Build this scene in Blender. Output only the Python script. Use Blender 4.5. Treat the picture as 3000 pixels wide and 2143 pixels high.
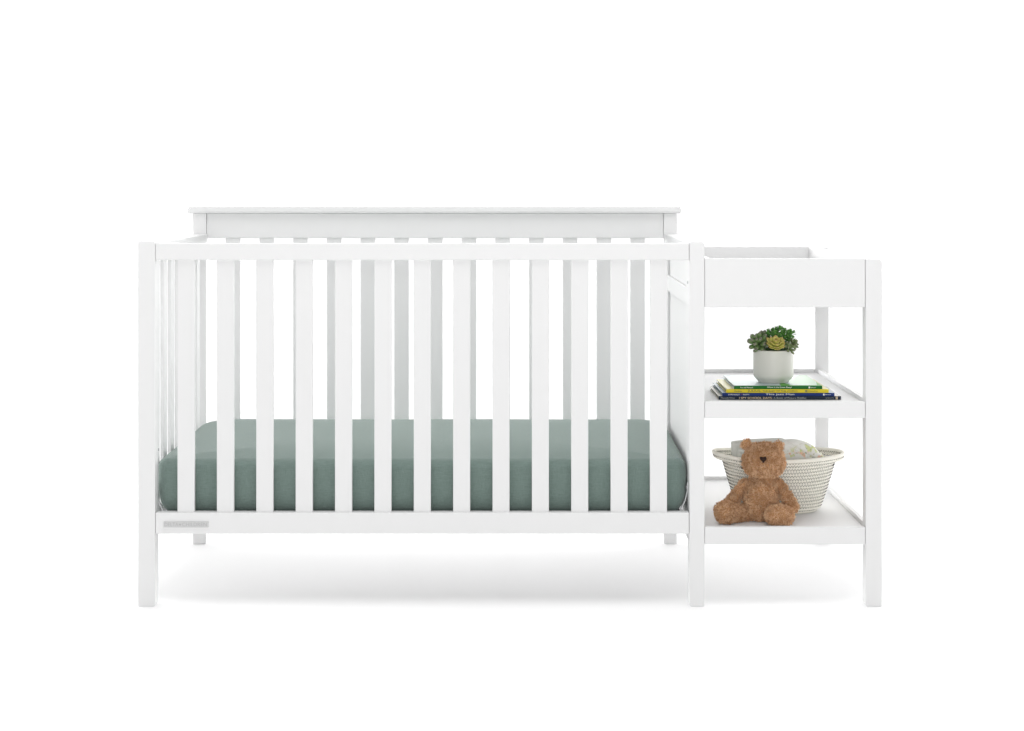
import bpy, bmesh, math, random
from mathutils import Vector, Matrix, noise as mnoise
random.seed(7)
for o in list(bpy.data.objects): bpy.data.objects.remove(o)
SC = bpy.context.scene
COL = SC.collection
mm = 0.001

# ------------------------------------------------------------------ camera
F, VX, VY, DIST, CZ = 5012.0, 1525.0, 530.0, 4.18, 1.041      # measured on the photograph
cd = bpy.data.cameras.new('camera'); cam = bpy.data.objects.new('camera', cd); COL.objects.link(cam)
cam.location = (0, -DIST, CZ); cam.rotation_euler = (math.radians(90), 0, 0)
cd.sensor_width = 36; cd.lens = F / 3000 * 36
cd.shift_x = -(VX - 1500) / 3000; cd.shift_y = -(1071.5 - VY) / 3000
cd.clip_start = 0.05; cd.clip_end = 500
SC.camera = cam

# ------------------------------------------------------------------ studio light: big white surround, bright low, softer overhead
W = bpy.data.worlds.new('World'); SC.world = W; W.use_nodes = True
nt = W.node_tree; nt.nodes.clear()
out = nt.nodes.new('ShaderNodeOutputWorld'); bg = nt.nodes.new('ShaderNodeBackground')
tc = nt.nodes.new('ShaderNodeTexCoord'); sx = nt.nodes.new('ShaderNodeSeparateXYZ')
WORLD_TOP, WORLD_TOPF, WORLD_FRONT, WORLD_BACK, WORLD_SPAN = 1.15, 0.38, 0.90, 13.4, 0.48
def wmath(op, a, b=None, c=None):
    n = nt.nodes.new('ShaderNodeMath'); n.operation = op
    for i, v in enumerate((a, b, c)):
        if v is None: continue
        if isinstance(v, (int, float)): n.inputs[i].default_value = v
        else: nt.links.new(v, n.inputs[i])
    return n.outputs[0]
def wramp(v, f0, f1, t0, t1):
    n = nt.nodes.new('ShaderNodeMapRange'); n.interpolation_type = 'SMOOTHSTEP'
    nt.links.new(v, n.inputs['Value'])
    for k, q in zip(('From Min', 'From Max', 'To Min', 'To Max'), (f0, f1, t0, t1)):
        if isinstance(q, (int, float)): n.inputs[k].default_value = q
        else: nt.links.new(q, n.inputs[k])
    return n.outputs[0]
nt.links.new(tc.outputs['Generated'], sx.inputs[0])
low = wramp(sx.outputs['Y'], -0.1, 0.75, WORLD_FRONT, WORLD_BACK)          # glow added low behind to lift the floor under the crib, dim in front
high = wramp(sx.outputs['Y'], -0.55, 0.55, WORLD_TOPF, WORLD_TOP)           # upper glow, added mostly from behind so front faces get less
st = wramp(sx.outputs['Z'], 0.0, WORLD_SPAN, low, high)
nt.links.new(st, bg.inputs['Strength']); nt.links.new(bg.outputs[0], out.inputs[0])
bg.inputs['Color'].default_value = (1, 1, 1, 1)

def area(name, loc, target, sx_, sy_, power, shape='RECTANGLE'):
    l = bpy.data.lights.new(name, 'AREA'); l.shape = shape; l.size = sx_; l.size_y = sy_; l.energy = power
    o = bpy.data.objects.new(name, l); COL.objects.link(o); o.location = loc
    o.rotation_euler = (Vector(target) - Vector(loc)).to_track_quat('-Z', 'Y').to_euler()
    return o
OVER, KEY, FRONT = 46, 0, 180
if OVER: area('overhead_fill', (0.0, -0.75, 3.3), (0, 0.40, 0.4), 3.0, 1.8, OVER)  # added unseen lamp, brightens the back slats over the front rail
if KEY: area('key_softbox', (1.9, -3.6, 2.6), (0.2, 0.3, 0.5), 1.6, 1.6, KEY)
area('front_fill', (0.0, -9.0, 1.5), (0.0, 0.3, 0.55), 2.4, 1.4, FRONT)  # added unseen lamp near the view axis, evens out front and rear wood

vs = SC.view_settings
vs.view_transform = 'Standard'; vs.look = 'None'; vs.exposure = 0.0; vs.gamma = 1.0; vs.use_curve_mapping = False
SC.cycles.max_bounces = 16; SC.cycles.diffuse_bounces = 12; SC.cycles.glossy_bounces = 4
SC.cycles.use_denoising = True

# ------------------------------------------------------------------ helpers
def P(px, py, y):
    """photo pixel + real depth -> world point"""
    s = F / ((DIST + y) * 1000)
    return Vector(((px - VX) / s * mm, y, CZ - (py - VY) / s * mm))

def new_obj(name, me, mat=None, parent=None, smooth=False):
    o = bpy.data.objects.new(name, me); COL.objects.link(o)
    if mat is not None:
        for m in (mat if isinstance(mat, (list, tuple)) else [mat]): me.materials.append(m)
    if smooth:
        for p in me.polygons: p.use_smooth = True
    if parent is not None:
        o.parent = parent
        o.matrix_parent_inverse = Matrix.Translation(parent.location).inverted()
    return o
def bm_obj(name, bm, mat, parent=None, smooth=False):
    me = bpy.data.meshes.new(name); bm.normal_update(); bm.to_mesh(me); bm.free()
    return new_obj(name, me, mat, parent, smooth)
def data_obj(name, vs_, fs_, mat, parent=None, smooth=True):
    me = bpy.data.meshes.new(name); me.from_pydata([tuple(v) for v in vs_], [], fs_); me.update()
    return new_obj(name, me, mat, parent, smooth)
def empty(name, loc, label, cat, group=None):
    o = bpy.data.objects.new(name, None); COL.objects.link(o); o.location = loc; o.empty_display_size = .05
    o['label'] = label; o['category'] = cat
    if group: o['group'] = group
    return o
def tag(o, label, cat, group=None):
    o['label'] = label; o['category'] = cat
    if group: o['group'] = group
def box_bm(bm, x0, x1, y0, y1, z0, z1, bev=0.0015, seg=2):
    r = bmesh.ops.create_cube(bm, size=1.0)
    vs_ = r['verts']
    for v in vs_:
        v.co = Vector(((x0 + x1) / 2 + v.co.x * (x1 - x0), (y0 + y1) / 2 + v.co.y * (y1 - y0), (z0 + z1) / 2 + v.co.z * (z1 - z0)))
    if bev > 0:
        es = list({e for v in vs_ for e in v.link_edges})
        bmesh.ops.bevel(bm, geom=es, offset=bev, segments=seg, profile=0.5, affect='EDGES')
def box(name, x0, x1, y0, y1, z0, z1, mat, parent=None, bev=0.0015):
    bm = bmesh.new(); box_bm(bm, x0, x1, y0, y1, z0, z1, bev)
    return bm_obj(name, bm, mat, parent)
def prism(name, pts, y0, y1, mat, parent=None, bev=0.0012):
    """outline in XZ pushed through y"""
    bm = bmesh.new()
    a = [bm.verts.new((x, y0, z)) for x, z in pts]; b = [bm.verts.new((x, y1, z)) for x, z in pts]
    bm.faces.new(a); bm.faces.new(b[::-1])
    n = len(pts)
    for i in range(n): bm.faces.new((a[i], b[i], b[(i + 1) % n], a[(i + 1) % n]))
    bmesh.ops.recalc_face_normals(bm, faces=bm.faces)
    if bev:
        es = [e for e in bm.edges if e.is_valid and e.calc_face_angle(0) > 0.9]
        bmesh.ops.bevel(bm, geom=es, offset=bev, segments=2, profile=0.5, affect='EDGES')
    return bm_obj(name, bm, mat, parent)
def rrect(x0, x1, z0, z1, r, n=5):
    """r: four corner radii, bl br tr tl"""
    pts = []
    for (cx, cz, a0, rr) in ((x0 + r[0], z0 + r[0], 180, r[0]), (x1 - r[1], z0 + r[1], 270, r[1]), (x1 - r[2], z1 - r[2], 0, r[2]), (x0 + r[3], z1 - r[3], 90, r[3])):
        if rr <= 0: pts.append((cx, cz)); continue
        for k in range(n + 1):
            a = math.radians(a0 + 90 * k / n); pts.append((cx + rr * math.cos(a), cz + rr * math.sin(a)))
    return pts
def text(name, body, size, loc, mat, parent, align='LEFT', sx_=1.0, rot=0.0, offset=0.0, extrude=0.0, space=1.0):
    c = bpy.data.curves.new('t', 'FONT'); c.body = body; c.size = size; c.align_x = align; c.align_y = 'CENTER'
    c.offset = offset; c.extrude = extrude; c.space_character = space; c.resolution_u = 4
    t = bpy.data.objects.new('t', c); COL.objects.link(t)
    dg = bpy.context.evaluated_depsgraph_get()
    me = bpy.data.meshes.new_from_object(t.evaluated_get(dg))
    bpy.data.objects.remove(t); bpy.data.curves.remove(c)
    M = Matrix.Translation(loc) @ Matrix.Rotation(math.radians(90), 4, 'X') @ Matrix.Rotation(rot, 4, 'Z') @ Matrix.Diagonal((sx_, 1, 1, 1))
    me.transform(M); me.materials.clear()
    return new_obj(name, me, mat, parent)

# ------------------------------------------------------------------ materials
def nodes(name):
    m = bpy.data.materials.new(name); m.use_nodes = True
    return m, m.node_tree, m.node_tree.nodes['Principled BSDF']
def mat(name, col, rough=0.5, spec=0.5, var=0.0, vscale=20.0, bump=0.0, bscale=200.0, coat=0.0, stretch=None):
    m, t, b = nodes(name)
    b.inputs['Base Color'].default_value = (*col, 1); b.inputs['Roughness'].default_value = rough
    b.inputs['Specular IOR Level'].default_value = spec; b.inputs['Coat Weight'].default_value = coat
    tcn = t.nodes.new('ShaderNodeTexCoord'); src = tcn.outputs['Object']
    if stretch:
        mp = t.nodes.new('ShaderNodeMapping'); mp.inputs['Scale'].default_value = stretch
        t.links.new(src, mp.inputs[0]); src = mp.outputs[0]
    if var > 0:
        n = t.nodes.new('ShaderNodeTexNoise'); n.inputs['Scale'].default_value = vscale; n.inputs['Detail'].default_value = 5
        t.links.new(src, n.inputs['Vector'])
        mx = t.nodes.new('ShaderNodeMix'); mx.data_type = 'RGBA'
        mx.inputs[6].default_value = (*[c * (1 - var) for c in col], 1); mx.inputs[7].default_value = (*[min(1, c * (1 + var)) for c in col], 1)
        t.links.new(n.outputs['Fac'], mx.inputs[0]); t.links.new(mx.outputs[2], b.inputs['Base Color'])
    if bump > 0:
        n2 = t.nodes.new('ShaderNodeTexNoise'); n2.inputs['Scale'].default_value = bscale; n2.inputs['Detail'].default_value = 4
        t.links.new(src, n2.inputs['Vector'])
        bp = t.nodes.new('ShaderNodeBump'); bp.inputs['Strength'].default_value = bump; bp.inputs['Distance'].default_value = 0.001
        t.links.new(n2.outputs['Fac'], bp.inputs['Height']); t.links.new(bp.outputs[0], b.inputs['Normal'])
    return m

M_paint = mat('white_paint', (0.715, 0.715, 0.715), 0.65, 0.10, var=0.006, vscale=6, bump=0.05, bscale=90, stretch=(1, 1, .15))
M_floor = mat('white_floor', (0.95, 0.95, 0.95), 0.9, 0.0)
M_metal_white = mat('white_metal', (0.74, 0.74, 0.75), 0.3, 0.5, var=.01)
M_steel = mat('bolt_steel', (0.35, 0.35, 0.36), 0.3, 0.6); M_steel.node_tree.nodes['Principled BSDF'].inputs['Metallic'].default_value = .8
M_plate = mat('grey_plate', (0.53, 0.53, 0.53), 0.4, 0.4, var=.02)
M_plate_text = mat('grey_lettering', (0.40, 0.40, 0.40), 0.5)
M_support = mat('support_board', (0.6, 0.6, 0.6), 0.6, var=.02)

def sheet_material():
    m, t, b = nodes('sage_muslin')
    tcn = t.nodes.new('ShaderNodeTexCoord')
    b.inputs['Roughness'].default_value = 0.95; b.inputs['Specular IOR Level'].default_value = 0.12
    b.inputs['Sheen Weight'].default_value = 0.25; b.inputs['Sheen Roughness'].default_value = 0.5
    fac = None; hts = []
    for k, (sc, st, w) in enumerate((((6, 60, 60), 7, .5), ((40, 40, 5), 9, .35), ((14, 220, 220), 6, .6), ((220, 220, 14), 6, .6))):
        mp = t.nodes.new('ShaderNodeMapping'); mp.inputs['Scale'].default_value = sc; t.links.new(tcn.outputs['Object'], mp.inputs[0])
        n = t.nodes.new('ShaderNodeTexNoise'); n.inputs['Scale'].default_value = st; n.inputs['Detail'].default_value = 3
        t.links.new(mp.outputs[0], n.inputs['Vector'])
        mu = t.nodes.new('ShaderNodeMath'); mu.operation = 'MULTIPLY'; mu.inputs[1].default_value = w; t.links.new(n.outputs['Fac'], mu.inputs[0])
        if fac is None: fac = mu.outputs[0]
        else:
            ad = t.nodes.new('ShaderNodeMath'); ad.operation = 'ADD'; t.links.new(fac, ad.inputs[0]); t.links.new(mu.outputs[0], ad.inputs[1]); fac = ad.outputs[0]
    mrn = t.nodes.new('ShaderNodeMapRange'); mrn.inputs['From Min'].default_value = .65; mrn.inputs['From Max'].default_value = 1.3
    t.links.new(fac, mrn.inputs['Value'])
    mx = t.nodes.new('ShaderNodeMix'); mx.data_type = 'RGBA'
    mx.inputs[6].default_value = (0.130, 0.182, 0.162, 1); mx.inputs[7].default_value = (0.196, 0.256, 0.232, 1)
    t.links.new(mrn.outputs[0], mx.inputs[0]); t.links.new(mx.outputs[2], b.inputs['Base Color'])
    bp = t.nodes.new('ShaderNodeBump'); bp.inputs['Strength'].default_value = .8; bp.inputs['Distance'].default_value = .0016
    t.links.new(fac, bp.inputs['Height']); t.links.new(bp.outputs[0], b.inputs['Normal'])
    return m
M_sheet = sheet_material()

def attr_material(name, c0, c1, rough=.6, spec=.3, sheen=0.0, sss=0.0):
    """two pigments mixed by a stored per-vertex value"""
    m, t, b = nodes(name)
    a = t.nodes.new('ShaderNodeAttribute'); a.attribute_name = 'mixv'
    mx = t.nodes.new('ShaderNodeMix'); mx.data_type = 'RGBA'
    mx.inputs[6].default_value = (*c0, 1); mx.inputs[7].default_value = (*c1, 1)
    t.links.new(a.outputs['Fac'], mx.inputs[0]); t.links.new(mx.outputs[2], b.inputs['Base Color'])
    b.inputs['Roughness'].default_value = rough; b.inputs['Specular IOR Level'].default_value = spec
    b.inputs['Sheen Weight'].default_value = sheen
    return m

# ------------------------------------------------------------------ floor
bm = bmesh.new()
bmesh.ops.create_grid(bm, x_segments=4, y_segments=4, size=60)
fl = bm_obj('floor', bm, M_floor); fl['kind'] = 'structure'

# ------------------------------------------------------------------ crib with changing table
crib = empty('crib', (0, 0, 0), 'white slatted wooden crib joined to an open changing table with two shelves', 'crib')
DY = 0.72                         # front of the back posts
def post(x0, x1, y0, y1, z1, tl, tr, cbl, cbr):
    return prism('post', rrect(x0, x1, 0, z1, (cbl, cbr, tr, tl), 4), y0, y1, M_paint, crib, bev=.0014)
post(-.9345, -.8930, 0, .040, .893, .008, .002, .002, .005)
post(.4130, .4495, 0, .040, .892, .002, .010, .005, .002)
post(.8435, .8830, 0, .040, .849, .002, .010, .006, .002)
post(-.9385, -.9005, DY, DY + .040, .947, .002, .002, .002, .004)
post(.4105, .4480, DY, DY + .040, .947, .002, .002, .004, .002)
post(.8440, .8825, DY, DY + .040, .849, .002, .006, .002, .002)
# front side
XL, XR = -.8925, .4122
box('top_rail', XL, XR, .002, .028, .847, .8875, M_paint, crib, .0015)
box('bottom_rail', XL, XR, .002, .028, .1775, .2295, M_paint, crib, .002)
def px2x(px, y): return (px - VX) * (DIST + y) / F
for k in range(13):
    x0 = px2x(454 + 65.4 + 115.42 * k, .008); w = .0418
    box('slat', x0, x0 + w, .009, .021, .2285, .848, M_paint, crib, .0015)
# back side
bl, br = -.900, .4100
box('back_panel', bl, br, DY + .006, DY + .026, .8765, .947, M_paint, crib, .0015)
box('top_cap', -.952, .4595, DY - .012, DY + .052, .9474, .9685, M_paint, crib, .006)
box('bottom_rail', bl, br, DY + .006, DY + .030, .1775, .2295, M_paint, crib, .003)
for k in range(13):
    x0 = px2x(661 + 98.8 * k, DY + .008)
    box('slat', x0, x0 + .0418, DY + .010, DY + .022, .2285, .877, M_paint, crib, .0015)
# left end with slats
box('top_rail', -.9330, -.8960, .0405, DY - .0005, .847, .8885, M_paint, crib, .003)
box('bottom_rail', -.9330, -.8960, .0405, DY - .0005, .165, .2295, M_paint, crib, .003)
gap = (DY - .04 - 7 * .042) / 8
for k in range(7):
    y0 = .04 + gap + (gap + .042) * k
    box('slat', -.918, -.909, y0, y0 + .042, .2285, .848, M_paint, crib, .0012)
# right end: framed panel shared with the changing table
PX0, PX1 = .4130, .4440
box('top_rail', PX0, .4490, .0405, DY - .0005, .847, .8885, M_paint, crib, .003)
ep = empty('end_panel', (0, 0, 0), 'x', 'x'); del ep['label']; del ep['category']; ep.parent = crib
box('stile', PX0, PX1, .0405, .078, .155, .8465, M_paint, ep, .001)
box('stile', PX0, PX1, .625, DY - .0005, .155, .8465, M_paint, ep, .001)
box('crosspiece', PX0, PX1, .0785, .6245, .732, .7755, M_paint, ep, .001)
box('crosspiece', PX0, PX1, .0785, .6245, .155, .236, M_paint, ep, .001)
box('panel', .4195, .4300, .079, .624, .2365, .7315, M_paint, ep, .0004)
box('panel', .4195, .4300, .079, .624, .776, .8465, M_paint, ep, .0004)
# changing tray
tx0, tx1 = .4502, .8428
tray = empty('changing_tray', (0, 0, 0), 'x', 'x'); del tray['label']; del tray['category']; tray.parent = crib
box('tray_board', tx0, tx1, .002, .020, .7315, .8505, M_paint, tray, .002)
box('tray_board', tx0, tx1, DY + .004, DY + .022, .7315, .8515, M_paint, tray, .002)
box('tray_board', .8250, .8490, .0405, DY - .0005, .7315, .8505, M_paint, tray, .002)
box('tray_board', .4502, .4680, .0405, DY - .0005, .7315, .8505, M_paint, tray, .002)
box('tray_floor', .4690, .8240, .0215, DY + .003, .785, .800, M_paint, tray, .0005)
# shelves
def shelf(zr0, zr1, zs):
    s = empty('shelf', (0, 0, 0), 'x', 'x'); del s['label']; del s['category']; s.parent = crib
    box('shelf_rail', tx0, tx1, .002, .020, zr0, zr1, M_paint, s, .0018)
    box('shelf_rail', tx0, tx1, DY + .001, DY + .015, zr0, zr1, M_paint, s, .0012)
    box('shelf_rail', .8502, .8620, .0405, DY - .0005, zr0, zr1, M_paint, s, .0012)
    box('shelf_board', .4455, .8490, .0208, DY - .0012, zs - .014, zs, M_paint, s, .0006)
shelf(.4605, .5010, .491)
shelf(.1518, .1940, .184)
# maker's plate on the bottom rail
pl = prism('nameplate', rrect(px2x(479, 0), px2x(610.5, 0), .1937, .2078, (.001,) * 4, 3), -.0012, .0030, M_plate, crib, .0006)
def fit(o, pa, pb):
    xs_ = [v.co.x for v in o.data.vertices]; a, b = min(xs_), max(xs_); A, B = px2x(pa, 0), px2x(pb, 0)
    for v in o.data.vertices: v.co.x = A + (v.co.x - a) * (B - A) / (b - a)
fit(text('lettering', 'DELTA', .0128, (0, -.0014, .2008), M_plate_text, pl, extrude=.0001), 482.5, 523)
hz, hx = .2009, px2x(527.8, 0)
hp = []
for k in range(24):
    t = k / 24 * math.tau
    hp.append((hx + .00020 * 16 * math.sin(t) ** 3, hz + .00020 * (13 * math.cos(t) - 5 * math.cos(2 * t) - 2 * math.cos(3 * t) - math.cos(4 * t))))
prism('heart', hp, -.0016, -.0011, M_plate_text, pl, 0)
fit(text('lettering', 'CHILDREN', .0128, (0, -.0014, .2008), M_plate_text, pl, extrude=.0001), 534, 606)
# joint bolts on the inner face of the posts
for (x, z, y) in ((.4128, .790, .033), (.4128, .230, .006), (-.8928, .378, .030)):
    bm = bmesh.new(); bmesh.ops.create_cone(bm, cap_ends=True, segments=16, radius1=.004, radius2=.0035, depth=.002, matrix=Matrix.Translation((x, y + .008, z)) @ Matrix.Rotation(math.radians(90), 4, 'Y'))
    bm_obj('bolt', bm, M_steel, crib)
# mattress support: board, angle frame and hanging brackets
sup = empty('mattress_support', (0, 0, 0), 'x', 'x'); del sup['label']; del sup['category']; sup.parent = crib
box('support_board', -.880, .400, .045, .705, .206, .2160, M_support, sup, .001)

box('frame_angle', -.884, .404, .0360, .0442, .2065, .2265, M_metal_white, sup, .0006)
box('frame_angle', -.884, .404, .7058, .7140, .2065, .2265, M_metal_white, sup, .0006)
def bracket(side, y):
    # flat strap: bolted tab at the top, sloping in under the mattress
    s = side
    xo = -.9030 if s < 0 else .4146
    d = 1 if s < 0 else -1
    pts = [(xo, .292), (xo + d * .0015, .250), (xo + d * .0085, .243) if False else (xo + d * .0030, .268), (xo + d * .0245, .2215)]
    pts = [(xo + d * .0018, .2960), (xo + d * .0022, .2740), (xo + d * .0080, .2500), (xo + d * .0200, .2250), (xo + d * .050, .2200)]
    t = .0016
    bm = bmesh.new(); rows = []
    wid = [.008, .011, .010, .010, .010]
    for (x, z), w in zip(pts, wid):
        rows.append([bm.verts.new((x, y, z)), bm.verts.new((x, y + w, z)), bm.verts.new((x + d * t, y + w, z + t * .5)), bm.verts.new((x + d * t, y, z + t * .5))])
    for a, b in zip(rows, rows[1:]):
        for i in range(4): bm.faces.new((a[i], a[(i + 1) % 4], b[(i + 1) % 4], b[i]))
    bm.faces.new(rows[0]); bm.faces.new(rows[-1][::-1])
    bmesh.ops.recalc_face_normals(bm, faces=bm.faces)
    br_ = bm_obj('bracket', bm, M_metal_white, sup)
    bm = bmesh.new(); bmesh.ops.create_cone(bm, cap_ends=True, segments=16, radius1=.005, radius2=.0045, depth=.004, matrix=Matrix.Translation((xo + d * .0042, y + .006, .284)) @ Matrix.Rotation(math.radians(90), 4, 'Y'))
    bm_obj('bolt', bm, M_steel, sup)
for y in (.0412, .690): bracket(-1, y); bracket(1, y)

# ------------------------------------------------------------------ mattress in a fitted sheet
def mattress():
    x0, x1, y0, y1 = -.8985, .4100, .036, .702
    cx, cy, hx, hy = (x0 + x1) / 2, (y0 + y1) / 2, (x1 - x0) / 2, (y1 - y0) / 2
    prof = []      # (inset, z)
    zb, zt = .2175, .3530
    for k in range(9):
        a = math.radians(90 * k / 8); prof.append((.036 * (1 - math.sin(a)), zb + .066 * (1 - math.cos(a))))
    prof += [(-.0003, .297), (0.0, .315), (.001, .330)]
    for k in range(8):
        a = math.radians(90 * k / 7); prof.append((.001 + .022 * (1 - math.cos(a)), .334 + .0195 * math.sin(a)))
    nseg = 24; nside = (60, 30)
    def ring(ins, z, R=.070):
        r = max(R - ins, .004); ax, ay = hx - ins, hy - ins; pts = []
        for (sx_, sy_, a0) in ((1, -1, 270), (1, 1, 0), (-1, 1, 90), (-1, -1, 180)):
            r = max((.100 if sy_ > 0 else .032) - ins, .004)
            for k in range(nseg // 2 + 1):
                a = math.radians(a0 + 90 * k / (nseg // 2))
                pts.append((cx + sx_ * (ax - r) + r * math.cos(a), cy + sy_ * (ay - r) + r * math.sin(a)))
        # subdivide the straight runs
        res = []
        n = len(pts)
        for i in range(n):
            p, q = pts[i], pts[(i + 1) % n]; res.append(p)
            if i % (nseg // 2 + 1) == nseg // 2:
                m = nside[1] if (i // (nseg // 2 + 1)) % 2 == 0 else nside[0]
                for j in range(1, m): res.append((p[0] + (q[0] - p[0]) * j / m, p[1] + (q[1] - p[1]) * j / m))
        return [(x, y, z) for x, y in res]
    V, Fc = [], []
    rings = [ring(i, z) for i, z in prof]
    for t in (.05, .09, .14, .2, .27, .34):   # top, crowning a little
        inset = .023 + t * .0
        rings.append([(cx + (x - cx) * (1 - t / .345 * .999), cy + (y - cy) * (1 - t / .345 * .999), z) for x, y, z in ring(.023, .3535 + .014 * (1 - (1 - t / .345) ** 4))])
    n = len(rings[0])
    for r in rings:
        for p in r:
            x, y, z = p
            amp = (.0009 if math.hypot(x - cx, y - cy) > .03 else 0) if z > .352 else .0022
            d = mnoise.noise(Vector((x * 5, y * 5, z * 5))) * amp + mnoise.noise(Vector((x * 22, y * 22, z * 14 + 5))) * amp * .4
            # pulled creases at the two right corners
            c = math.exp(-((x - .395) ** 2 + (y - .05) ** 2) / .0016) * math.exp(-((z - .30) / .045) ** 2)
            d += c * .004 * math.sin((x - y) * 330 + (z - .3) * 90)
            dx, dy = x - cx, y - cy; L = math.hypot(dx / hx, dy / hy) or 1
            if z < .35:
                z += .010 * (y - y0) / (y1 - y0) * max(0, (z - .25) / .10)
                ox = d if abs(dx) / hx > abs(dy) / hy else 0; oy = d if ox == 0 else 0
                V.append((x + math.copysign(ox, dx), y + math.copysign(oy, dy) , z))
            else: V.append((x, y, z + d + .010 * (y - y0) / (y1 - y0)))
    for a in range(len(rings) - 1):
        for i in range(n):
            j = (i + 1) % n
            Fc.append((a * n + i, a * n + j, (a + 1) * n + j, (a + 1) * n + i))
    V.append((cx, cy, rings[-1][0][2] + .005)); c = len(V) - 1; a = (len(rings) - 1) * n
    for i in range(n): Fc.append((a + i, a + (i + 1) % n, c))
    Fc.append(tuple(reversed(range(n))))
    return data_obj('mattress', V, Fc, M_sheet)
mt = mattress(); tag(mt, 'thick crib mattress in a sage green fitted sheet inside the white crib', 'mattress')

# ------------------------------------------------------------------ books on the middle shelf
def book(x0, x1, y0, y1, z0, z1, cover_m, page_m, spine_m, label, rot=0.0):
    e = empty('book', ((x0 + x1) / 2, (y0 + y1) / 2, z0), label, 'book', 'picture books stacked on the middle shelf')
    t = .0016; h = z1 - z0
    bm = bmesh.new()
    box_bm(bm, x0, x1, y0 + .002, y1, z0, z0 + t, .0004, 1)
    box_bm(bm, x0, x1, y0 + .002, y1, z1 - t, z1, .0004, 1)
    bm_obj('cover', bm, cover_m, e)
    # spine: slightly rounded strip
    bm = bmesh.new(); n = 6; rows = []
    for k in range(n + 1):
        u = k / n; z = z0 + u * h; y = y0 + .0012 * (1 - math.sin(math.pi * u)) ** 2
        rows.append((bm.verts.new((x0, y, z)), bm.verts.new((x1, y, z)), bm.verts.new((x1, y0 + .003, z)), bm.verts.new((x0, y0 + .003, z))))
    for a, b in zip(rows, rows[1:]):
        for i in range(4): bm.faces.new((a[i], a[(i + 1) % 4], b[(i + 1) % 4], b[i]))
    bm.faces.new(rows[0][::-1]); bm.faces.new(rows[-1]); bmesh.ops.recalc_face_normals(bm, faces=bm.faces)
    for f in bm.faces: f.smooth = False
    sp = bm_obj('spine', bm, spine_m, e)
    # page block with leaf lines
    bm = bmesh.new(); m = max(3, int((h - 2 * t) / .0013))
    for k in range(m):
        za = z0 + t + (h - 2 * t) * k / m; zb_ = z0 + t + (h - 2 * t) * (k + .86) / m
        inset = .003 + random.random() * .0012
        box_bm(bm, x0 + inset, x1 - inset, y0 + .0034, y1 - inset, za, zb_, 0)
    bm_obj('pages', bm, page_m, e)
    return e, sp
ZS = .4912
pg_white = mat('paper', (.42, .42, .37), .8, .1, var=.08, vscale=300)
pg_grey = mat('grey_paper', (.28, .29, .28), .8, .1, var=.15, vscale=300)
c_pale = mat('pale_cover', (.55, .64, .64), .5, .15, var=.04, vscale=14)
c_yellow = mat('yellow_cover', (.72, .62, .13), .35, .5, var=.06, vscale=20)
c_ypale = mat('pale_yellow_cover', (.56, .51, .20), .5, .2, var=.08, vscale=30)
c_blueg = mat('blue_grey_cover', (.20, .26, .29), .5, .2, var=.3, vscale=40)
c_cream = mat('cream_cover', (.40, .38, .33), .5, .2, var=.25, vscale=50)
s_green = mat('green_spine', (.012, .125, .022), .6, .2, var=.05)
s_yellow = mat('yellow_spine', (.66, .54, .035), .6, .2, var=.04)
s_blue = mat('blue_spine', (.014, .036, .16), .6, .2, var=.06)
s_navy = mat('patterned_navy_spine', (.014, .024, .045), .6, .2, var=.75, vscale=18, stretch=(12, 1, 1))
art_green = mat('green_cover_print', (.10, .33, .05), .5, .15, var=.05)
art_pgreen = mat('pale_green_cover_print', (.42, .58, .42), .5, .15, var=.06)
ink_w = mat('white_ink', (.80, .82, .76), .5); ink_k = mat('black_ink', (.05, .05, .03), .5)
ink_c = mat('cream_ink', (.80, .62, .38), .5); ink_r = mat('red_ink', (.45, .03, .06), .5); ink_g = mat('grey_ink', (.38, .40, .36), .5)
def xs(px, y=.113): return px2x(px, y)
Y0 = .113
def spine_text(e, sp, items, z, size):
    for (px, s, m, k, w) in items:
        # w: width in photo pixels the words should take
        o = text('title', s, size * k, (0, 0, 0), m, sp)
        xsn = [v.co.x for v in o.data.vertices]; a, b = min(xsn), max(xsn)
        want = w * (DIST + Y0) / F; f = want / (b - a)
        zsn = [v.co.z for v in o.data.vertices]; zc = (max(zsn) + min(zsn)) / 2
        for v in o.data.vertices: v.co = Vector((xs(px) + (v.co.x - a) * f, Y0 - .00035, z + v.co.z - zc))
B = []
zz = [ZS, ZS + .0090, ZS + .0172, ZS + .0266, ZS + .0352]
b4, sp4 = book(xs(2106), xs(2464), Y0, .318, zz[0], zz[1] - .0002, c_cream, pg_grey, s_navy, 'wide dark patterned picture book at the bottom of the stack')
spine_text(b4, sp4, [(2112, 'Marzollo/Wick', ink_g, .8, 41), (2165.5, 'I SPY SCHOOL DAYS:', ink_c, 1.0, 97), (2266, 'A Book of Picture Riddles', ink_g, .95, 96), (2419, 'SCHOLASTIC', ink_g, .45, 24)], (zz[0] + zz[1]) / 2, .0072)
bm = bmesh.new()
for (dx, dz) in ((0, -.0019), (0, .0019), (.0026, -.0019), (.0026, .0019)): box_bm(bm, xs(2448.5) + dx, xs(2448.5) + dx + .0021, Y0 - .0004, Y0 + .0002, (zz[0] + zz[1]) / 2 + dz - .0015, (zz[0] + zz[1]) / 2 + dz + .0013, 0)
bm_obj('emblem', bm, ink_c, sp4)
b3, sp3 = book(xs(2116.5), xs(2445), Y0, .333, zz[1], zz[2] - .0002, c_blueg, pg_white, s_blue, 'bright blue picture book second from the bottom of the stack')
spine_text(b3, sp3, [(2134, 'EHRHARDT', ink_w, .66, 34), (2171, '*', ink_r, .9, 3.4), (2177, 'ROTH', ink_w, .66, 17.5), (2243, 'This Jazz Man', ink_w, .9, 84), (2417, 'Harcourt', ink_w, .5, 17)], (zz[1] + zz[2]) / 2, .0070)
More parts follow.
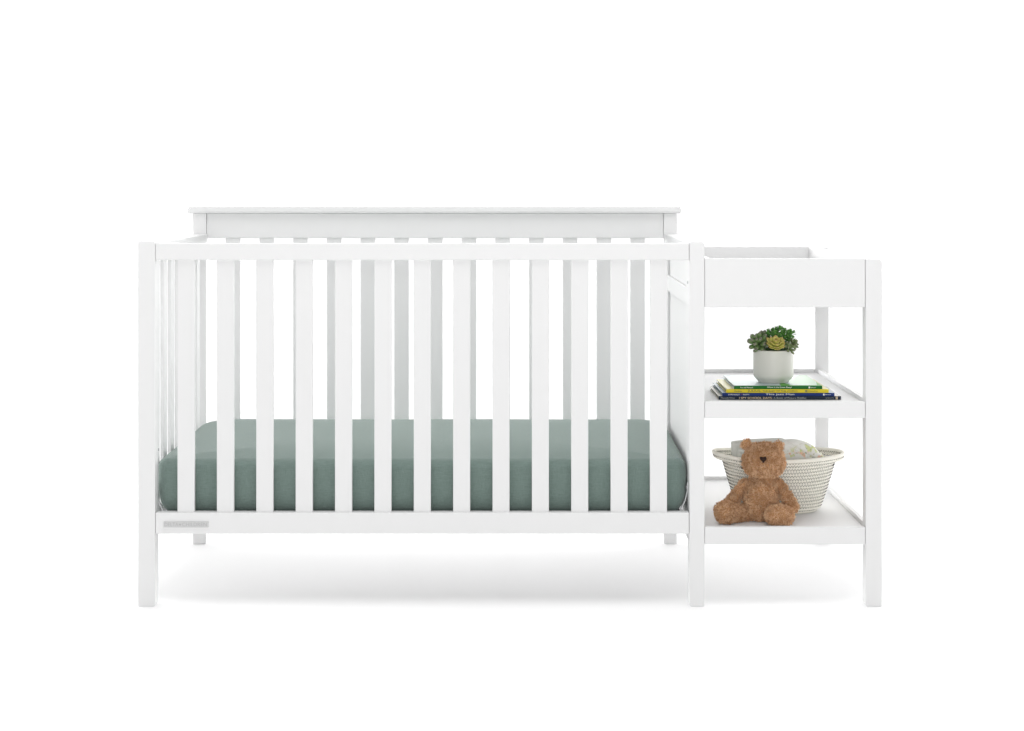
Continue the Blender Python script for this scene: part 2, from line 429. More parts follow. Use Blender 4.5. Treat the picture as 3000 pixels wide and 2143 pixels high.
box('emblem', xs(2411.5), xs(2415.5), Y0 - .0003, Y0 + .0002, (zz[1] + zz[2]) / 2 - .0022, (zz[1] + zz[2]) / 2 + .0022, ink_w, sp3, 0)
b2, sp2 = book(xs(2128), xs(2428), Y0, .328, zz[2], zz[3] - .0002, c_ypale, pg_white, s_yellow, 'yellow picture book under the green spined one')
spine_text(b2, sp2, [(2151, 'Henkes', ink_k, .75, 22), (2190.5, 'JULIUS,', ink_k, 1.0, 39), (2234, 'THE BABY OF THE WORLD', ink_k, .74, 102), (2367, 'Greenwillow', ink_k, .58, 29)], (zz[2] + zz[3]) / 2, .0078)
box('emblem', xs(2358.5), xs(2365.5), Y0 - .0003, Y0 + .0002, (zz[2] + zz[3]) / 2 - .0028, (zz[2] + zz[3]) / 2 + .0028, mat('olive_ink', (.22, .20, .05), .5), sp2, 0)
b1, sp1 = book(xs(2151), xs(2409), Y0, .345, zz[3], zz[4], c_pale, pg_white, s_green, 'pale covered picture book with green spine on top of the stack, under the plant pot')
spine_text(b1, sp1, [(2169, 'Fox and Horacek', ink_w, .66, 38), (2247, 'Where Is the Green Sheep?', ink_w, .72, 73), (2374.5, 'Harcourt', ink_w, .52, 16)], (zz[3] + zz[4]) / 2, .0080)
box('emblem', xs(2369), xs(2373), Y0 - .0003, Y0 + .0002, (zz[3] + zz[4]) / 2 - .0022, (zz[3] + zz[4]) / 2 + .0022, ink_w, sp1, 0)
def cover_art(pts, z, m, parent):
    bm = bmesh.new(); f = bm.faces.new([bm.verts.new((x, y, z)) for x, y in pts])
    r = bmesh.ops.extrude_face_region(bm, geom=[f]); bmesh.ops.translate(bm, verts=[v for v in r['geom'] if isinstance(v, bmesh.types.BMVert)], vec=(0, 0, .00012))
    bmesh.ops.recalc_face_normals(bm, faces=bm.faces); return bm_obj('cover_print', bm, m, parent)
zt = zz[4] - .00002
cover_art([(xs(2290), Y0 + .003), (xs(2408), Y0 + .003), (xs(2408), .20), (xs(2395), .125), (xs(2320), .135), (xs(2305), .175), (xs(2288), .150)], zt, art_green, b1)
cover_art([(xs(2326), .150), (xs(2394), .130), (xs(2408), .205), (xs(2408), .343), (xs(2385), .343), (xs(2330), .22)], zt, art_pgreen, b1)
cover_art([(xs(2151.5), Y0 + .002), (xs(2408), Y0 + .002), (xs(2408), Y0 + .0028), (xs(2151.5), Y0 + .0028)], zt, s_green, b1)

# ------------------------------------------------------------------ potted succulents standing on the books
PC = Vector((.6470, .198, zz[4] + .0003))
plant = empty('potted_plant', PC, 'round white plant pot of mixed green and yellow succulents standing on the books', 'potted plant')
def lathe(name, prof, c, mt_, parent, n=96):
    V, Fc = [], []
    for r, z in prof:
        for k in range(n):
            a = math.tau * k / n; V.append((c.x + r * math.cos(a), c.y + r * math.sin(a), c.z + z))
    for i in range(len(prof) - 1):
        for k in range(n):
            j = (k + 1) % n; Fc.append((i * n + k, i * n + j, (i + 1) * n + j, (i + 1) * n + k))
    Fc.append(tuple(range(n))[::-1]); Fc.append(tuple((len(prof) - 1) * n + k for k in range(n)))
    return data_obj(name, V, Fc, mt_, parent)
M_pot = mat('pot_glaze', (.58, .58, .53), .38, .45, var=.015, vscale=12, coat=.15)
lathe('pot', [(.0385, 0), (.0395, .0006), (.0402, .0025), (.0425, .006), (.0480, .011), (.0505, .0150), (.0512, .020), (.0512, .080), (.0510, .0824), (.0500, .0836), (.0490, .0828), (.0484, .080), (.0480, .072), (.0480, .070)], PC, M_pot, plant)
M_soil = mat('soil', (.035, .032, .022), .95, .1, var=.5, vscale=200, bump=1, bscale=300)
V = []; 
lathe('soil', [(.047, .0702), (.030, .0745), (.008, .0760)], PC, M_soil, plant, 40)

class Leaves:
    def __init__(s): s.V, s.F, s.A = [], [], []
    def leaf(s, base, d, up, L, w, th, tipstart=.75, point=1.0, curl=0.0, fat=.5, notch=0):
        d = d.normalized(); side = d.cross(up).normalized() if d.cross(up).length > 1e-4 else d.orthogonal().normalized()
        nrm = side.cross(d).normalized()
        nL, nR = 9, 8; o = len(s.V)
        tv = random.random() * .25
        for i in range(nL + 1):
            u = i / nL
            # width grows to a maximum at `fat`, then closes to a point
            g = (math.sin(math.pi * min(1, u / (2 * fat))) if u < fat else math.cos(math.pi / 2 * ((u - fat) / (1 - fat)) ** (1.0 + .8 * (1 - point)) ) ** (.75 if point > .5 else .5))
            g = max(g, .0) * .97 + .03 * (1 - u)
            g = max(g, .30 * (1 - u) if u < .5 else g)
            ww, tt = w / 2 * g, th / 2 * max(g, .05)
            c = base + d * (L * u) + nrm * (curl * L * u * u)
            for k in range(nR):
                a = math.tau * k / nR
                s.V.append(c + side * (ww * math.cos(a)) + nrm * (tt * math.sin(a) + .18 * ww * math.cos(a) ** 2))
                s.A.append(min(1, max(0, (u - tipstart) / (1.001 - tipstart)) ** 1.5 + tv * .5))
        for i in range(nL):
            for k in range(nR):
                j = (k + 1) % nR
                s.F.append((o + i * nR + k, o + i * nR + j, o + (i + 1) * nR + j, o + (i + 1) * nR + k))
        s.F.append(tuple(o + k for k in range(nR))[::-1]); s.F.append(tuple(o + nL * nR + k for k in range(nR)))
    def stem(s, p, q, r):
        d = (q - p).normalized(); a = d.orthogonal().normalized(); b = d.cross(a); o = len(s.V)
        for c in (p, q):
            for k in range(6):
                t = math.tau * k / 6; s.V.append(c + a * r * math.cos(t) + b * r * math.sin(t)); s.A.append(.1)
        for k in range(6): s.F.append((o + k, o + (k + 1) % 6, o + 6 + (k + 1) % 6, o + 6 + k))
    def build(s, name, m, parent):
        ob = data_obj(name, s.V, s.F, m, parent)
        at = ob.data.attributes.new('mixv', 'FLOAT', 'POINT'); at.data.foreach_set('value', s.A)
        return ob
def rosette(L, c, axis, layers, up_ref=Vector((0, 0, 1)), **kw):
    axis = axis.normalized(); e1 = axis.orthogonal().normalized(); e2 = axis.cross(e1)
    a0 = random.random() * 6
    for (n, tilt, ln, w, th, off) in layers:        # tilt from the axis in degrees
        a0 += 1.1
        for k in range(n):
            a = a0 + math.tau * k / n + random.uniform(-.12, .12)
            t = math.radians(tilt + random.uniform(-5, 5))
            rd = e1 * math.cos(a) + e2 * math.sin(a)
            d = axis * math.cos(t) + rd * math.sin(t)
            L.leaf(c + axis * off + rd * .002, d, axis, ln * random.uniform(.9, 1.08), w * random.uniform(.9, 1.08), th, **kw)
M_leafL = attr_material('blue_green_leaf', (.125, .215, .065), (.20, .175, .15), .42, .4)
M_leafY = attr_material('yellow_green_leaf', (.52, .51, .12), (.45, .25, .13), .5, .35)
M_leafT = attr_material('bright_green_leaf', (.055, .185, .030), (.12, .28, .05), .45, .4)
M_leafR = attr_material('grey_green_leaf', (.15, .21, .08), (.19, .17, .12), .5, .35)
L = Leaves()
c1 = P(2224, 1009, .180)
rosette(L, c1, Vector((-.50, -.50, .62)), [(3, 15, .022, .0130, .0095, .008), (5, 42, .027, .0145, .010, .005), (6, 68, .030, .0145, .010, .001), (7, 88, .025, .0115, .0085, -.003), (7, 104, .020, .0105, .008, -.006)], tipstart=.70, point=.25, fat=.64)
c2 = P(2238, 1004, .212)
rosette(L, c2, Vector((-.12, -.25, .9)), [(4, 14, .028, .0120, .009, .006), (5, 36, .029, .0130, .009, .002), (6, 60, .026, .013, .009, -.002)], tipstart=.7, point=.25, fat=.64)
L.build('succulent', M_leafL, plant)
L = Leaves()
c3 = P(2272, 1014, .152)
rosette(L, c3, Vector((.06, -.48, .80)), [(3, 12, .014, .0125, .0034, .008), (4, 32, .020, .0160, .0036, .005), (6, 52, .025, .0180, .0038, .002), (6, 70, .0275, .0180, .0038, -.001), (6, 84, .0265, .0170, .0038, -.003)], tipstart=.72, point=1.0, fat=.52, curl=.22)
L.build('succulent', M_leafY, plant)
L = Leaves()
for (px, py, y) in [(2281, 968, .20), (2262, 974, .21), (2300, 978, .20), (2316, 978, .195), (2310, 986, .18), (2256, 984, .19), (2272, 984, .18), (2290, 984, .185), (2298, 992, .18), (2284, 993, .175), (2265, 992, .19), (2306, 998, .19), (2275, 974, .22), (2292, 972, .225), (2252, 978, .215)]:
    c = P(px, py, y); root = PC + Vector(((c.x - PC.x) * .3, (c.y - PC.y) * .3, .072)); L.stem(root, c, .0011)
    ax = (c - root).normalized() + Vector((random.uniform(-.3, .3), -.2, .2))
    rosette(L, c, ax, [(3, 32, .0120, .0085, .0018, .001), (5, 74, .0150, .0100, .0018, 0)], tipstart=.5, point=.4, fat=.72, curl=.12)
    rosette(L, root + (c - root) * .7, ax, [(5, 80, .013, .0080, .0016, 0)], tipstart=.5, point=.6, fat=.7, curl=.15)
L.build('leafy_plant', M_leafT, plant)
L = Leaves()
c5 = P(2322, 1008, .185); root = PC + Vector((.030, 0, .072)); L.stem(root, c5, .0016)
rosette(L, c5, Vector((.45, -.35, .5)), [(3, 20, .0125, .0078, .0045, .004), (5, 50, .0160, .0092, .005, .001), (7, 82, .0180, .0096, .005, -.003)], tipstart=.6, point=.6, fat=.62)
c6 = P(2311, 996, .19); L.stem(root, c6, .0016)
rosette(L, c6, Vector((-.05, -.3, .9)), [(3, 15, .019, .0065, .004, 0), (4, 50, .018, .0072, .004, -.004), (4, 95, .017, .0072, .004, -.010)], tipstart=.6, point=.6, fat=.6)
c7 = P(2312, 1022, .165)
rosette(L, c7, Vector((.4, -.5, .4)), [(4, 45, .016, .0075, .004, 0), (6, 80, .018, .008, .004, 0)], tipstart=.6, point=.6, fat=.6)
L.build('succulent', M_leafR, plant)
L = Leaves()      # low filler leaves over the soil
for k in range(60):
    a = random.random() * math.tau; r = random.uniform(0, .040)
    b = PC + Vector((r * math.cos(a), r * math.sin(a), .073))
    L.leaf(b, Vector((math.cos(a) * .5, math.sin(a) * .5, 1)) + Vector((random.uniform(-.5, .5), random.uniform(-.5, .5), 0)), Vector((0, -1, .2)), random.uniform(.012, .024), .007, .003, point=.6)
L.build('leafy_plant', attr_material('dark_green_leaf', (.030, .075, .022), (.05, .08, .03), .5, .3), plant)

# ------------------------------------------------------------------ rope basket
BC = Vector((.6735, .290, .1842))
basket = empty('basket', BC, 'cream coiled rope basket with dark zigzag stitching on the bottom shelf behind the teddy bear', 'basket')
NC = 17; PITCH = .0088
def bell(t, w): return math.exp(-(t / w) ** 4)
def coil_pt(i, th):
    """centre line of rope coil i (float) at angle th"""
    u = i / (NC - 1)
    s = u ** .88
    rx = .1035 + .0445 * s; ry = .078 + .026 * s
    if i < 1.2: k = (1.2 - i) / 1.2; rx -= .006 * k * k; ry -= .006 * k * k
    z = .0046 + PITCH * i
    ex = 2.35
    c, s_ = math.cos(th), math.sin(th)
    x = rx * math.copysign(abs(c) ** (2 / ex), c); y = ry * math.copysign(abs(s_) ** (2 / ex), s_)
    if i > NC - 2.6:      # carry loops: the two top coils swing outward at both ends and dip in the middle
        k = min(1, max(0, (i - (NC - 2.6)) / .6)) ; e = abs(c) ** 6
        x += math.copysign(.0205 * k * e, c); z += .0015 * k * e
    z -= .0065 * abs(s_) ** 2 * u
    z += .0012 * math.sin(3 * th + i * .3) * u
    return Vector((x, y, z))
def basket_mesh():
    V, Fc = [], []; n = 144; m = 8; r = .0050
    for i in range(NC):
        o = len(V)
        for k in range(n):
            th = math.tau * k / n; c = coil_pt(i, th); t = (coil_pt(i, th + .01) - coil_pt(i, th - .01)).normalized()
            a = Vector((0, 0, 1)); b = t.cross(a).normalized(); rr = r * (1.12 if i == NC - 1 else 1)
            for q in range(m):
                w = math.tau * q / m; V.append(BC + c + a * rr * math.sin(w) + b * rr * .8 * math.cos(w))
        for k in range(n):
            for q in range(m):
                k2, q2 = (k + 1) % n, (q + 1) % m
                Fc.append((o + k * m + q, o + k2 * m + q, o + k2 * m + q2, o + k * m + q2))
    o = len(V)
    V.append(BC + Vector((0, 0, .003)))
    for k in range(n): p = coil_pt(0, math.tau * k / n); V.append(BC + Vector((p.x, p.y, .003)))
    for k in range(n): Fc.append((o, o + 1 + k, o + 1 + (k + 1) % n))
    return V, Fc
M_rope = mat('cotton_rope', (.84, .82, .74), .9, .1, var=.07, vscale=40, bump=.6, bscale=500)
V, Fc = basket_mesh(); data_obj('basket_body', V, Fc, M_rope, basket)
def stitches():
    V, Fc = [], []; r = .00037
    for i in range(NC - 1):
        # even stitch length: walk the coil by arc length
        N_ = 720; cum = [0.0]; pp = [coil_pt(i + .5, math.tau * k / N_) for k in range(N_ + 1)]
        for k in range(N_): cum.append(cum[-1] + (pp[k + 1] - pp[k]).length)
        nz = int(cum[-1] / .0036) // 2 * 2; pts = []; kk = 0
        for k in range(nz):
            want = cum[-1] * (k + random.uniform(-.10, .10)) / nz
            while kk < N_ - 1 and cum[kk + 1] < want: kk += 1
            th = math.tau * (kk + (want - cum[kk]) / (cum[kk + 1] - cum[kk])) / N_
            f = .5 + (.40 if k % 2 else -.40) + random.uniform(-.05, .05)
            c = coil_pt(i, th) * (1 - f) + coil_pt(i + 1, th) * f
            t = (coil_pt(i + .5, th + .01) - coil_pt(i + .5, th - .01)).normalized(); b = t.cross(Vector((0, 0, 1))).normalized()
            if (b.x * c.x + b.y * c.y) < 0: b = -b
            pts.append((c + b * (.0024 + .0030 * abs(f - .5)), b))
        for sgn in (1, -1):
            for k in range(nz):
                p, b = pts[k]; q, b2 = pts[(k + 1) % nz]
                if sgn < 0:
                    p = p - b * .0072; q = q - b2 * .0072
                d = (q - p).normalized(); s_ = d.cross(b).normalized(); o = len(V)
                for c in (p, q):
                    for (u, v) in ((1, 0), (0, 1), (-1, 0), (0, -1)): V.append(BC + c + s_ * r * u + b * r * v)
                for w in range(4): Fc.append((o + w, o + (w + 1) % 4, o + 4 + (w + 1) % 4, o + 4 + w))
    # bar tacks
    def tack(i, th0, wide):
        for k in range(9):
            th = th0 + wide * k / 9
            p = coil_pt(i + .15, th); q = coil_pt(i + .85, th + .004)
            b = Vector((p.x, p.y, 0)).normalized(); p = p + b * .0052; q = q + b * .0052
            d = (q - p).normalized(); s_ = d.cross(b).normalized(); o = len(V)
            for c in (p, q):
                for (u, v) in ((1, 0), (0, 1), (-1, 0), (0, -1)): V.append(BC + c + s_ * r * u + b * r * v)
            for w in range(4): Fc.append((o + w, o + (w + 1) % 4, o + 4 + (w + 1) % 4, o + 4 + w))
    tack(NC - 2, math.radians(228), .10); tack(NC - 4, math.radians(226), .07); tack(NC - 4, math.radians(333), .07)
    return V, Fc
V, Fc = stitches(); data_obj('stitching', V, Fc, mat('dark_thread', (.045, .045, .05), .8, .1), basket, smooth=False)

# ------------------------------------------------------------------ folded diapers in the basket
def pillow(name, outline, y, th, m, amp=.002, seed=0.0, folds=()):
    cx = sum(p[0] for p in outline) / len(outline); cz = sum(p[1] for p in outline) / len(outline)
    # resample the outline
    pts = []; n0 = len(outline)
    for i in range(n0):
        p, q = outline[i], outline[(i + 1) % n0]; L_ = math.hypot(q[0] - p[0], q[1] - p[1]); k = max(1, int(L_ / .003))
        for j in range(k): pts.append((p[0] + (q[0] - p[0]) * j / k, p[1] + (q[1] - p[1]) * j / k))
    for _ in range(2):
        pts = [((pts[i - 1][0] + 2 * pts[i][0] + pts[(i + 1) % len(pts)][0]) / 4, (pts[i - 1][1] + 2 * pts[i][1] + pts[(i + 1) % len(pts)][1]) / 4) for i in range(len(pts))]
    n = len(pts); V, Fc = [], []; S = [1, .985, .96, .92, .86, .78, .68, .57, .45, .33, .2, .08]
    for side in (-1, 1):
        for s in S:
            h = th / 2 * (1 - s ** 6) ** .5
            for (x, z) in pts:
                xx, zz_ = cx + (x - cx) * s, cz + (z - cz) * s
                d = mnoise.noise(Vector((xx * 18 + seed, zz_ * 40, side))) * amp * 1.5 + mnoise.noise(Vector((xx * 60, zz_ * 90 + seed, side))) * amp * .6
                for (fx, fz, ang, wd, dep) in folds:
                    e = (xx - fx) * math.sin(ang) - (zz_ - fz) * math.cos(ang); d += -dep * math.exp(-(e / wd) ** 2)
                V.append((xx, y + side * (h + d * (1 - s ** 8)), zz_))
    NS = len(S)
    for sd in range(2):
        o = sd * NS * n
        for a in range(NS - 1):
            for i in range(n):
                j = (i + 1) % n; f = (o + a * n + i, o + a * n + j, o + (a + 1) * n + j, o + (a + 1) * n + i)
                Fc.append(f if sd == 1 else f[::-1])
        c = tuple(o + (NS - 1) * n + i for i in range(n)); Fc.append(c if sd == 1 else c[::-1])
    for i in range(n): j = (i + 1) % n; Fc.append((i, j, NS * n + j, NS * n + i))
    ob = data_obj(name, V, Fc, m)
    bm = bmesh.new(); bm.from_mesh(ob.data); bmesh.ops.recalc_face_normals(bm, faces=bm.faces); bm.to_mesh(ob.data); bm.free()
    return ob
def printed_cloth():
    m, t, b = nodes('printed_diaper')
    b.inputs['Roughness'].default_value = .85; b.inputs['Specular IOR Level'].default_value = .15
    tcn = t.nodes.new('ShaderNodeTexCoord')
    sep = t.nodes.new('ShaderNodeSeparateXYZ'); t.links.new(tcn.outputs['Object'], sep.inputs[0])
    base = (.74, .74, .70, 1); prev = None
    for (scale, lo, col, seed) in ((55, .60, (.60, .64, .32, 1), 0), (48, .64, (.74, .48, .36, 1), 3.3), (150, .66, (.42, .45, .32, 1), 7.7)):
        mp = t.nodes.new('ShaderNodeMapping'); mp.inputs['Location'].default_value = (seed, seed, seed); t.links.new(tcn.outputs['Object'], mp.inputs[0])
        n = t.nodes.new('ShaderNodeTexNoise'); n.inputs['Scale'].default_value = scale; n.inputs['Detail'].default_value = 2; t.links.new(mp.outputs[0], n.inputs['Vector'])
        r = t.nodes.new('ShaderNodeMapRange'); r.inputs['From Min'].default_value = lo - .06; r.inputs['From Max'].default_value = lo; t.links.new(n.outputs['Fac'], r.inputs['Value'])
        # printed only on the lower right part of the diaper: x + z band
        xm = t.nodes.new('ShaderNodeMath'); xm.operation = 'MULTIPLY_ADD'; t.links.new(sep.outputs['Z'], xm.inputs[0]); xm.inputs[1].default_value = -2.2; t.links.new(sep.outputs['X'], xm.inputs[2])
        rb = t.nodes.new('ShaderNodeMapRange'); rb.inputs['From Min'].default_value = -.075; rb.inputs['From Max'].default_value = -.045; t.links.new(xm.outputs[0], rb.inputs['Value'])
        mu = t.nodes.new('ShaderNodeMath'); mu.operation = 'MULTIPLY'; t.links.new(r.outputs[0], mu.inputs[0]); t.links.new(rb.outputs[0], mu.inputs[1])
        mx = t.nodes.new('ShaderNodeMix'); mx.data_type = 'RGBA'; mx.inputs[7].default_value = col
        if prev is None: mx.inputs[6].default_value = base
        else: t.links.new(prev, mx.inputs[6])
        t.links.new(mu.outputs[0], mx.inputs[0]); prev = mx.outputs[2]
    t.links.new(prev, b.inputs['Base Color'])
    n2 = t.nodes.new('ShaderNodeTexNoise'); n2.inputs['Scale'].default_value = 260; t.links.new(tcn.outputs['Object'], n2.inputs['Vector'])
    bp = t.nodes.new('ShaderNodeBump'); bp.inputs['Strength'].default_value = .4; bp.inputs['Distance'].default_value = .001; t.links.new(n2.outputs['Fac'], bp.inputs['Height']); t.links.new(bp.outputs[0], b.inputs['Normal'])
    return m
M_diaper = mat('plain_diaper', (.70, .71, .67), .85, .15, var=.03, vscale=60, bump=.4, bscale=260)
def outl(pts, y): return [(P(a, b, y).x, P(a, b, y).z) for a, b in pts]
d1 = pillow('diaper', outl([(2141, 1293), (2200, 1287), (2262, 1284), (2290, 1283), (2304, 1290), (2312, 1340), (2312, 1420), (2148, 1420), (2145, 1350), (2142, 1320)], .31), .31, .036, M_diaper, .0016, 1.0, folds=[(.54, .353, 0.02, .0014, .0032), (P(2156, 0, .31).x, .36, 1.57, .0012, .0028)])
tag(d1, 'folded plain white diaper with a squared left end, standing in the basket behind the bear', 'diaper', 'folded diapers in the basket')
d2 = pillow('diaper', outl([(2272, 1310), (2288, 1292), (2306, 1287), (2330, 1287), (2352, 1292), (2372, 1300), (2387, 1310), (2396, 1322), (2410, 1332), (2417, 1345), (2412, 1420), (2272, 1420)], .262), .262, .046, printed_cloth(), .0024, 4.0, folds=[(P(2340, 0, .26).x, .345, -.55, .0016, .004), (P(2375, 0, .26).x, .352, -.45, .0014, .003), (P(2315, 0, .26).x, .350, .35, .0016, .003)])
tag(d2, 'rounded white diaper with yellow green and coral print, at the right in the basket', 'diaper', 'folded diapers in the basket')
d3 = pillow('diaper', outl([(2160, 1316), (2262, 1316), (2280, 1322), (2280, 1420), (2160, 1420)], .262), .262, .030, M_diaper, .0016, 9.0, folds=[(.55, .340, 1.5, .0014, .002)])
tag(d3, 'lower white diaper in the basket just behind the head of the teddy bear', 'diaper', 'folded diapers in the basket')

# ------------------------------------------------------------------ teddy bear
TB = Vector((.606, .14, .1843))
bear = empty('teddy_bear', TB, 'curly brown plush teddy bear sitting on the bottom shelf against the rope basket', 'teddy bear')
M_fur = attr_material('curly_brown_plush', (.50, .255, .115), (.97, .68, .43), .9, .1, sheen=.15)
def surf_samples(path, radii, flat=(1, 1, 1), n_around=40, sub=8):
    """tapered, round-ended tube along a path -> verts, faces"""
    # dense centres
    C_, R_ = [], []
    for i in range(len(path) - 1):
        for k in range(sub):
            u = k / sub; C_.append(path[i].lerp(path[i + 1], u)); w = u * u * (3 - 2 * u); R_.append(radii[i] * (1 - w) + radii[i + 1] * w)
    C_.append(path[-1]); R_.append(radii[-1])
    d0 = (C_[0] - C_[1]).normalized(); d1_ = (C_[-1] - C_[-2]).normalized()
    pre, post_ = [], []
    for k in range(1, 9):
        a = math.radians(90 * k / 8 - 1)
        pre.append((C_[0] + d0 * R_[0] * math.sin(a), R_[0] * math.cos(a))); post_.append((C_[-1] + d1_ * R_[-1] * math.sin(a), R_[-1] * math.cos(a)))
    allp = pre[::-1] + list(zip(C_, R_)) + post_
    ax = (C_[-1] - C_[0]).normalized(); e1 = ax.cross(Vector((0, 1, 0)));
    if e1.length < .1: e1 = ax.cross(Vector((1, 0, 0)))
    e1.normalize(); V, Fc = [], []
    for i, (c, r) in enumerate(allp):
        e2 = ax.cross(e1).normalized()
        for k in range(n_around):
            a = math.tau * k / n_around; off = e1 * r * math.cos(a) + e2 * r * math.sin(a)
            V.append(c + Vector((off.x * flat[0], off.y * flat[1], off.z * flat[2])))
    m = len(allp)
    for i in range(m - 1):
        for k in range(n_around):
            j = (k + 1) % n_around; Fc.append((i * n_around + k, i * n_around + j, (i + 1) * n_around + j, (i + 1) * n_around + k))
    Fc.append(tuple(range(n_around))[::-1]); Fc.append(tuple((m - 1) * n_around + k for k in range(n_around)))
    return V, Fc
def ellipsoid(c, rx, ry, rz, fn=None, nu=40, nv=28):
    V, Fc = [], []
    for i in range(nv + 1):
        ph = math.pi * (i + .02) / (nv + .04)
        for k in range(nu):
            th = math.tau * k / nu; d = Vector((math.sin(ph) * math.cos(th), math.sin(ph) * math.sin(th), math.cos(ph)))
            p = Vector((d.x * rx, d.y * ry, d.z * rz))
            if fn: p = fn(p, d)
            V.append(c + p)
    for i in range(nv):
        for k in range(nu):
            j = (k + 1) % nu; Fc.append((i * nu + k, (i + 1) * nu + k, (i + 1) * nu + j, i * nu + j))
    Fc.append(tuple(range(nu))); Fc.append(tuple(nv * nu + k for k in range(nu))[::-1])
    return V, Fc
def plush(name, V, Fc, dens=270000, L0=.0070, r0=.00085, parent=bear, skip=None):
    """base surface plus short curled locks growing out of it, one mesh"""
    bm = bmesh.new(); vs_ = [bm.verts.new(v) for v in V]
    for f in Fc: bm.faces.new([vs_[i] for i in f])
    bmesh.ops.recalc_face_normals(bm, faces=bm.faces)
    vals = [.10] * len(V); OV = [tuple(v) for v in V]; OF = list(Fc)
    bm.normal_update()
    if sum(((f.calc_center_median() - sum((Vector(v) for v in V), Vector()) / len(V)).dot(f.normal)) for f in bm.faces) < 0:
        bmesh.ops.reverse_faces(bm, faces=bm.faces)
    bm.normal_update()
    for f in bm.faces:
        ar = f.calc_area(); cnt = ar * dens; cnt = int(cnt) + (random.random() < cnt - int(cnt))
        if len(f.verts) > 4: continue
        nrm = f.normal.copy(); co = [v.co for v in f.verts]
        for _ in range(cnt):
            u, v = random.random(), random.random()
            p = co[0].lerp(co[1], u).lerp(co[3].lerp(co[2], u), v)
            if skip and skip(p): continue
            dd, cc = mnoise.voronoi(p * 118)      # curls sit together in small clumps
            lump = max(0.0, 1 - (dd[0] / .72) ** 2); lean = (p - cc[0] / 118) * 90
            p = p + nrm * (.0060 * lump - .0018); tone = (mnoise.cell(cc[0] * 3.7) - .5) * .30  # random tone per clump, painted in for curls catching light unevenly
            if p.z < TB.z + .001: continue
            cl = Vector((mnoise.noise(p * 110), mnoise.noise(p * 110 + Vector((9, 0, 0))), mnoise.noise(p * 110 + Vector((0, 9, 0))))) * 1.5
            d = (nrm + cl * .5 + lean + Vector((random.uniform(-.55, .55), random.uniform(-.55, .55), random.uniform(-.55, .55)))).normalized()
            if d.dot(nrm) < .15: d = (d + nrm * .5).normalized()
            Ln = L0 * random.uniform(.6, 1.15); r = r0 * random.uniform(.75, 1.15)
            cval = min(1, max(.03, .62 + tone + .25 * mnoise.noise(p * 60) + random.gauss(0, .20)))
            a = d.orthogonal().normalized(); b = d.cross(a)
            o = len(OV); ph = random.random() * math.tau; hr = Ln * random.uniform(.12, .26); tw = random.choice((-1, 1)) * random.uniform(1.8, 3.6)
            NS_ = 6; q = []
            for s in range(NS_ + 1):       # a short corkscrew that curls over at its end
                u = s / NS_; g = hr * min(1, u * 2.2)
                q.append(p - d * .0006 + d * (Ln * (u * 1.05 - .22 * u ** 3)) + (a * math.cos(ph + tw * u) + b * math.sin(ph + tw * u)) * g - (a * math.cos(ph) + b * math.sin(ph)) * g * .6)
            for s in range(NS_):
                w0 = r * (1.0 if s < NS_ - 1 else .8)
                t_ = (q[s + 1] - q[s]).normalized(); aa = t_.orthogonal().normalized(); bb = t_.cross(aa)
                for k in range(3):
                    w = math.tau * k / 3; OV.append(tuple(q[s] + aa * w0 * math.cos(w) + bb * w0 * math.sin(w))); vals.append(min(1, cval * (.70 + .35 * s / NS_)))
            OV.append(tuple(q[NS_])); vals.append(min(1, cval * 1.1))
            for s in range(NS_ - 1):
                for k in range(3): OF.append((o + s * 3 + k, o + s * 3 + (k + 1) % 3, o + s * 3 + 3 + (k + 1) % 3, o + s * 3 + 3 + k))
            e_ = o + (NS_ - 1) * 3
            for k in range(3): OF.append((e_ + k, e_ + (k + 1) % 3, o + NS_ * 3))
    bm.free()
    ob = data_obj(name, OV, OF, M_fur, parent)
    at = ob.data.attributes.new('mixv', 'FLOAT', 'POINT'); at.data.foreach_set('value', vals)
    return ob
# torso
V, Fc = surf_samples([P(2231, 1500, .142) + Vector((0, 0, .002)), P(2230, 1470, .140), P(2229, 1436, .146), P(2232, 1412, .155)], [.0385, .0405, .0370, .0300], (1.0, .90, 1))
V = [Vector((v.x, v.y, max(v.z, TB.z + .0008))) for v in V]
plush('torso', V, Fc)
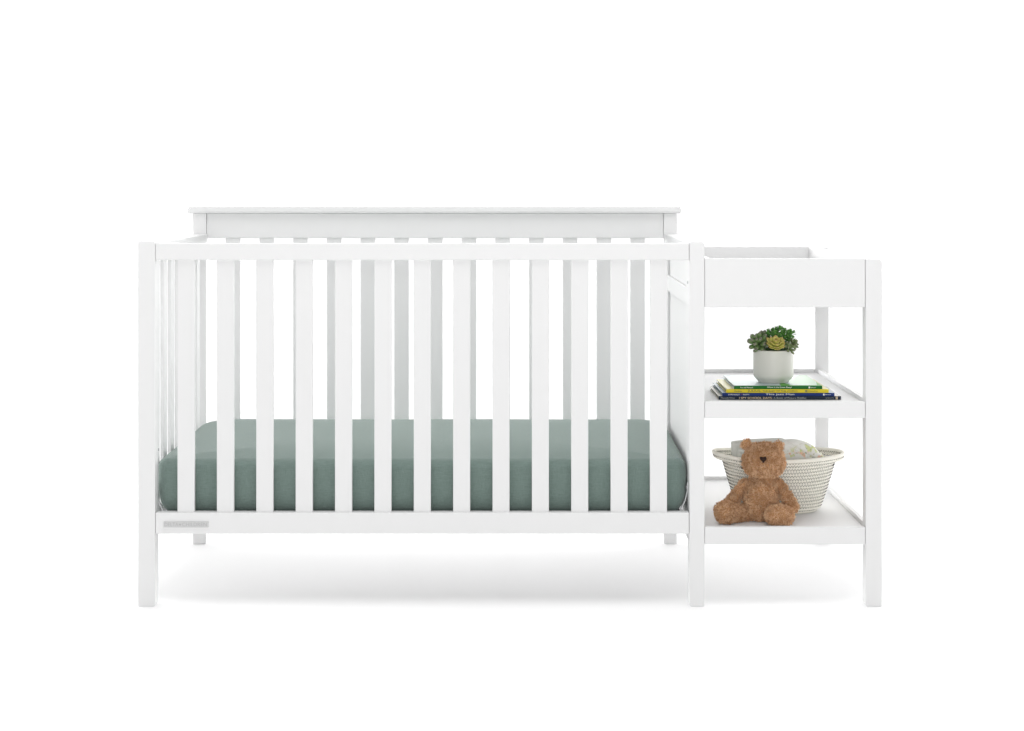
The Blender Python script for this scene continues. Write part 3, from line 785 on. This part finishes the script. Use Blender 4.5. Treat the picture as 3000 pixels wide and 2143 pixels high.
# head: wide rounded box, cheeks low
HC = P(2238, 1349, .150)
def headf(p, d):
    u = p.z / .0445
    w = 1.0 + .06 * (1 - u) - .02 * u
    if u > .2: w *= 1 - .16 * (u - .2)
    x = math.copysign(abs(d.x) ** .82, d.x) * .0462 * w; y = p.y; z = math.copysign(abs(d.z) ** .84, d.z) * .0405
    if p.y < 0: y -= .008 * math.exp(-((d.x / .45) ** 2)) * math.exp(-(((u + .25) / .4) ** 2))     # muzzle
    return Vector((x, y, z))
V, Fc = ellipsoid(HC, .051, .040, .0445, headf)
nz = P(2236, 1347, .100)
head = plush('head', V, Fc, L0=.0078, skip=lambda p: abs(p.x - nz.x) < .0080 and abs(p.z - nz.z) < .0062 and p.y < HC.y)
for (px, py, tl) in ((2187, 1303, -.25), (2280, 1309, .25)):
    c = P(px, py, .152); V, Fc = ellipsoid(c, .0125, .0065, .0125, None, 20, 14)
    ear = plush('ear', V, Fc, L0=.0050, parent=head)
# nose: a soft rounded triangle, stitched flat
def nose():
    out_ = [(-.0085, .0035), (-.0070, .0062), (-.0030, .0062), (0, .0050), (.0030, .0062), (.0070, .0062), (.0088, .0035), (.0070, -.0015), (.0030, -.0050), (.0012, -.0085), (-.0008, -.0085), (-.0026, -.0048), (-.0068, -.0012)]
    yn = HC.y - .0518; V, Fc = [], []; S = [(1.0, .006), (1.0, .0015), (.9, 0), (.55, -.0012)]
    n = len(out_)
    for s, dy in S:
        for x, z in out_: V.append((nz.x + x * s, yn + dy, nz.z + z * s))
    for a in range(len(S) - 1):
        for i in range(n): j = (i + 1) % n; Fc.append((a * n + i, a * n + j, (a + 1) * n + j, (a + 1) * n + i))
    Fc.append(tuple((len(S) - 1) * n + i for i in range(n)))
    return data_obj('nose', V, Fc, mat('dark_brown_thread', (.030, .014, .009), .7, .2, bump=.5, bscale=600), head)
nose()
# arms
V, Fc = surf_samples([P(2186, 1416, .156), P(2169, 1435, .152), P(2156, 1456, .146), P(2139, 1474, .138)], [.0090, .0115, .0125, .0120])
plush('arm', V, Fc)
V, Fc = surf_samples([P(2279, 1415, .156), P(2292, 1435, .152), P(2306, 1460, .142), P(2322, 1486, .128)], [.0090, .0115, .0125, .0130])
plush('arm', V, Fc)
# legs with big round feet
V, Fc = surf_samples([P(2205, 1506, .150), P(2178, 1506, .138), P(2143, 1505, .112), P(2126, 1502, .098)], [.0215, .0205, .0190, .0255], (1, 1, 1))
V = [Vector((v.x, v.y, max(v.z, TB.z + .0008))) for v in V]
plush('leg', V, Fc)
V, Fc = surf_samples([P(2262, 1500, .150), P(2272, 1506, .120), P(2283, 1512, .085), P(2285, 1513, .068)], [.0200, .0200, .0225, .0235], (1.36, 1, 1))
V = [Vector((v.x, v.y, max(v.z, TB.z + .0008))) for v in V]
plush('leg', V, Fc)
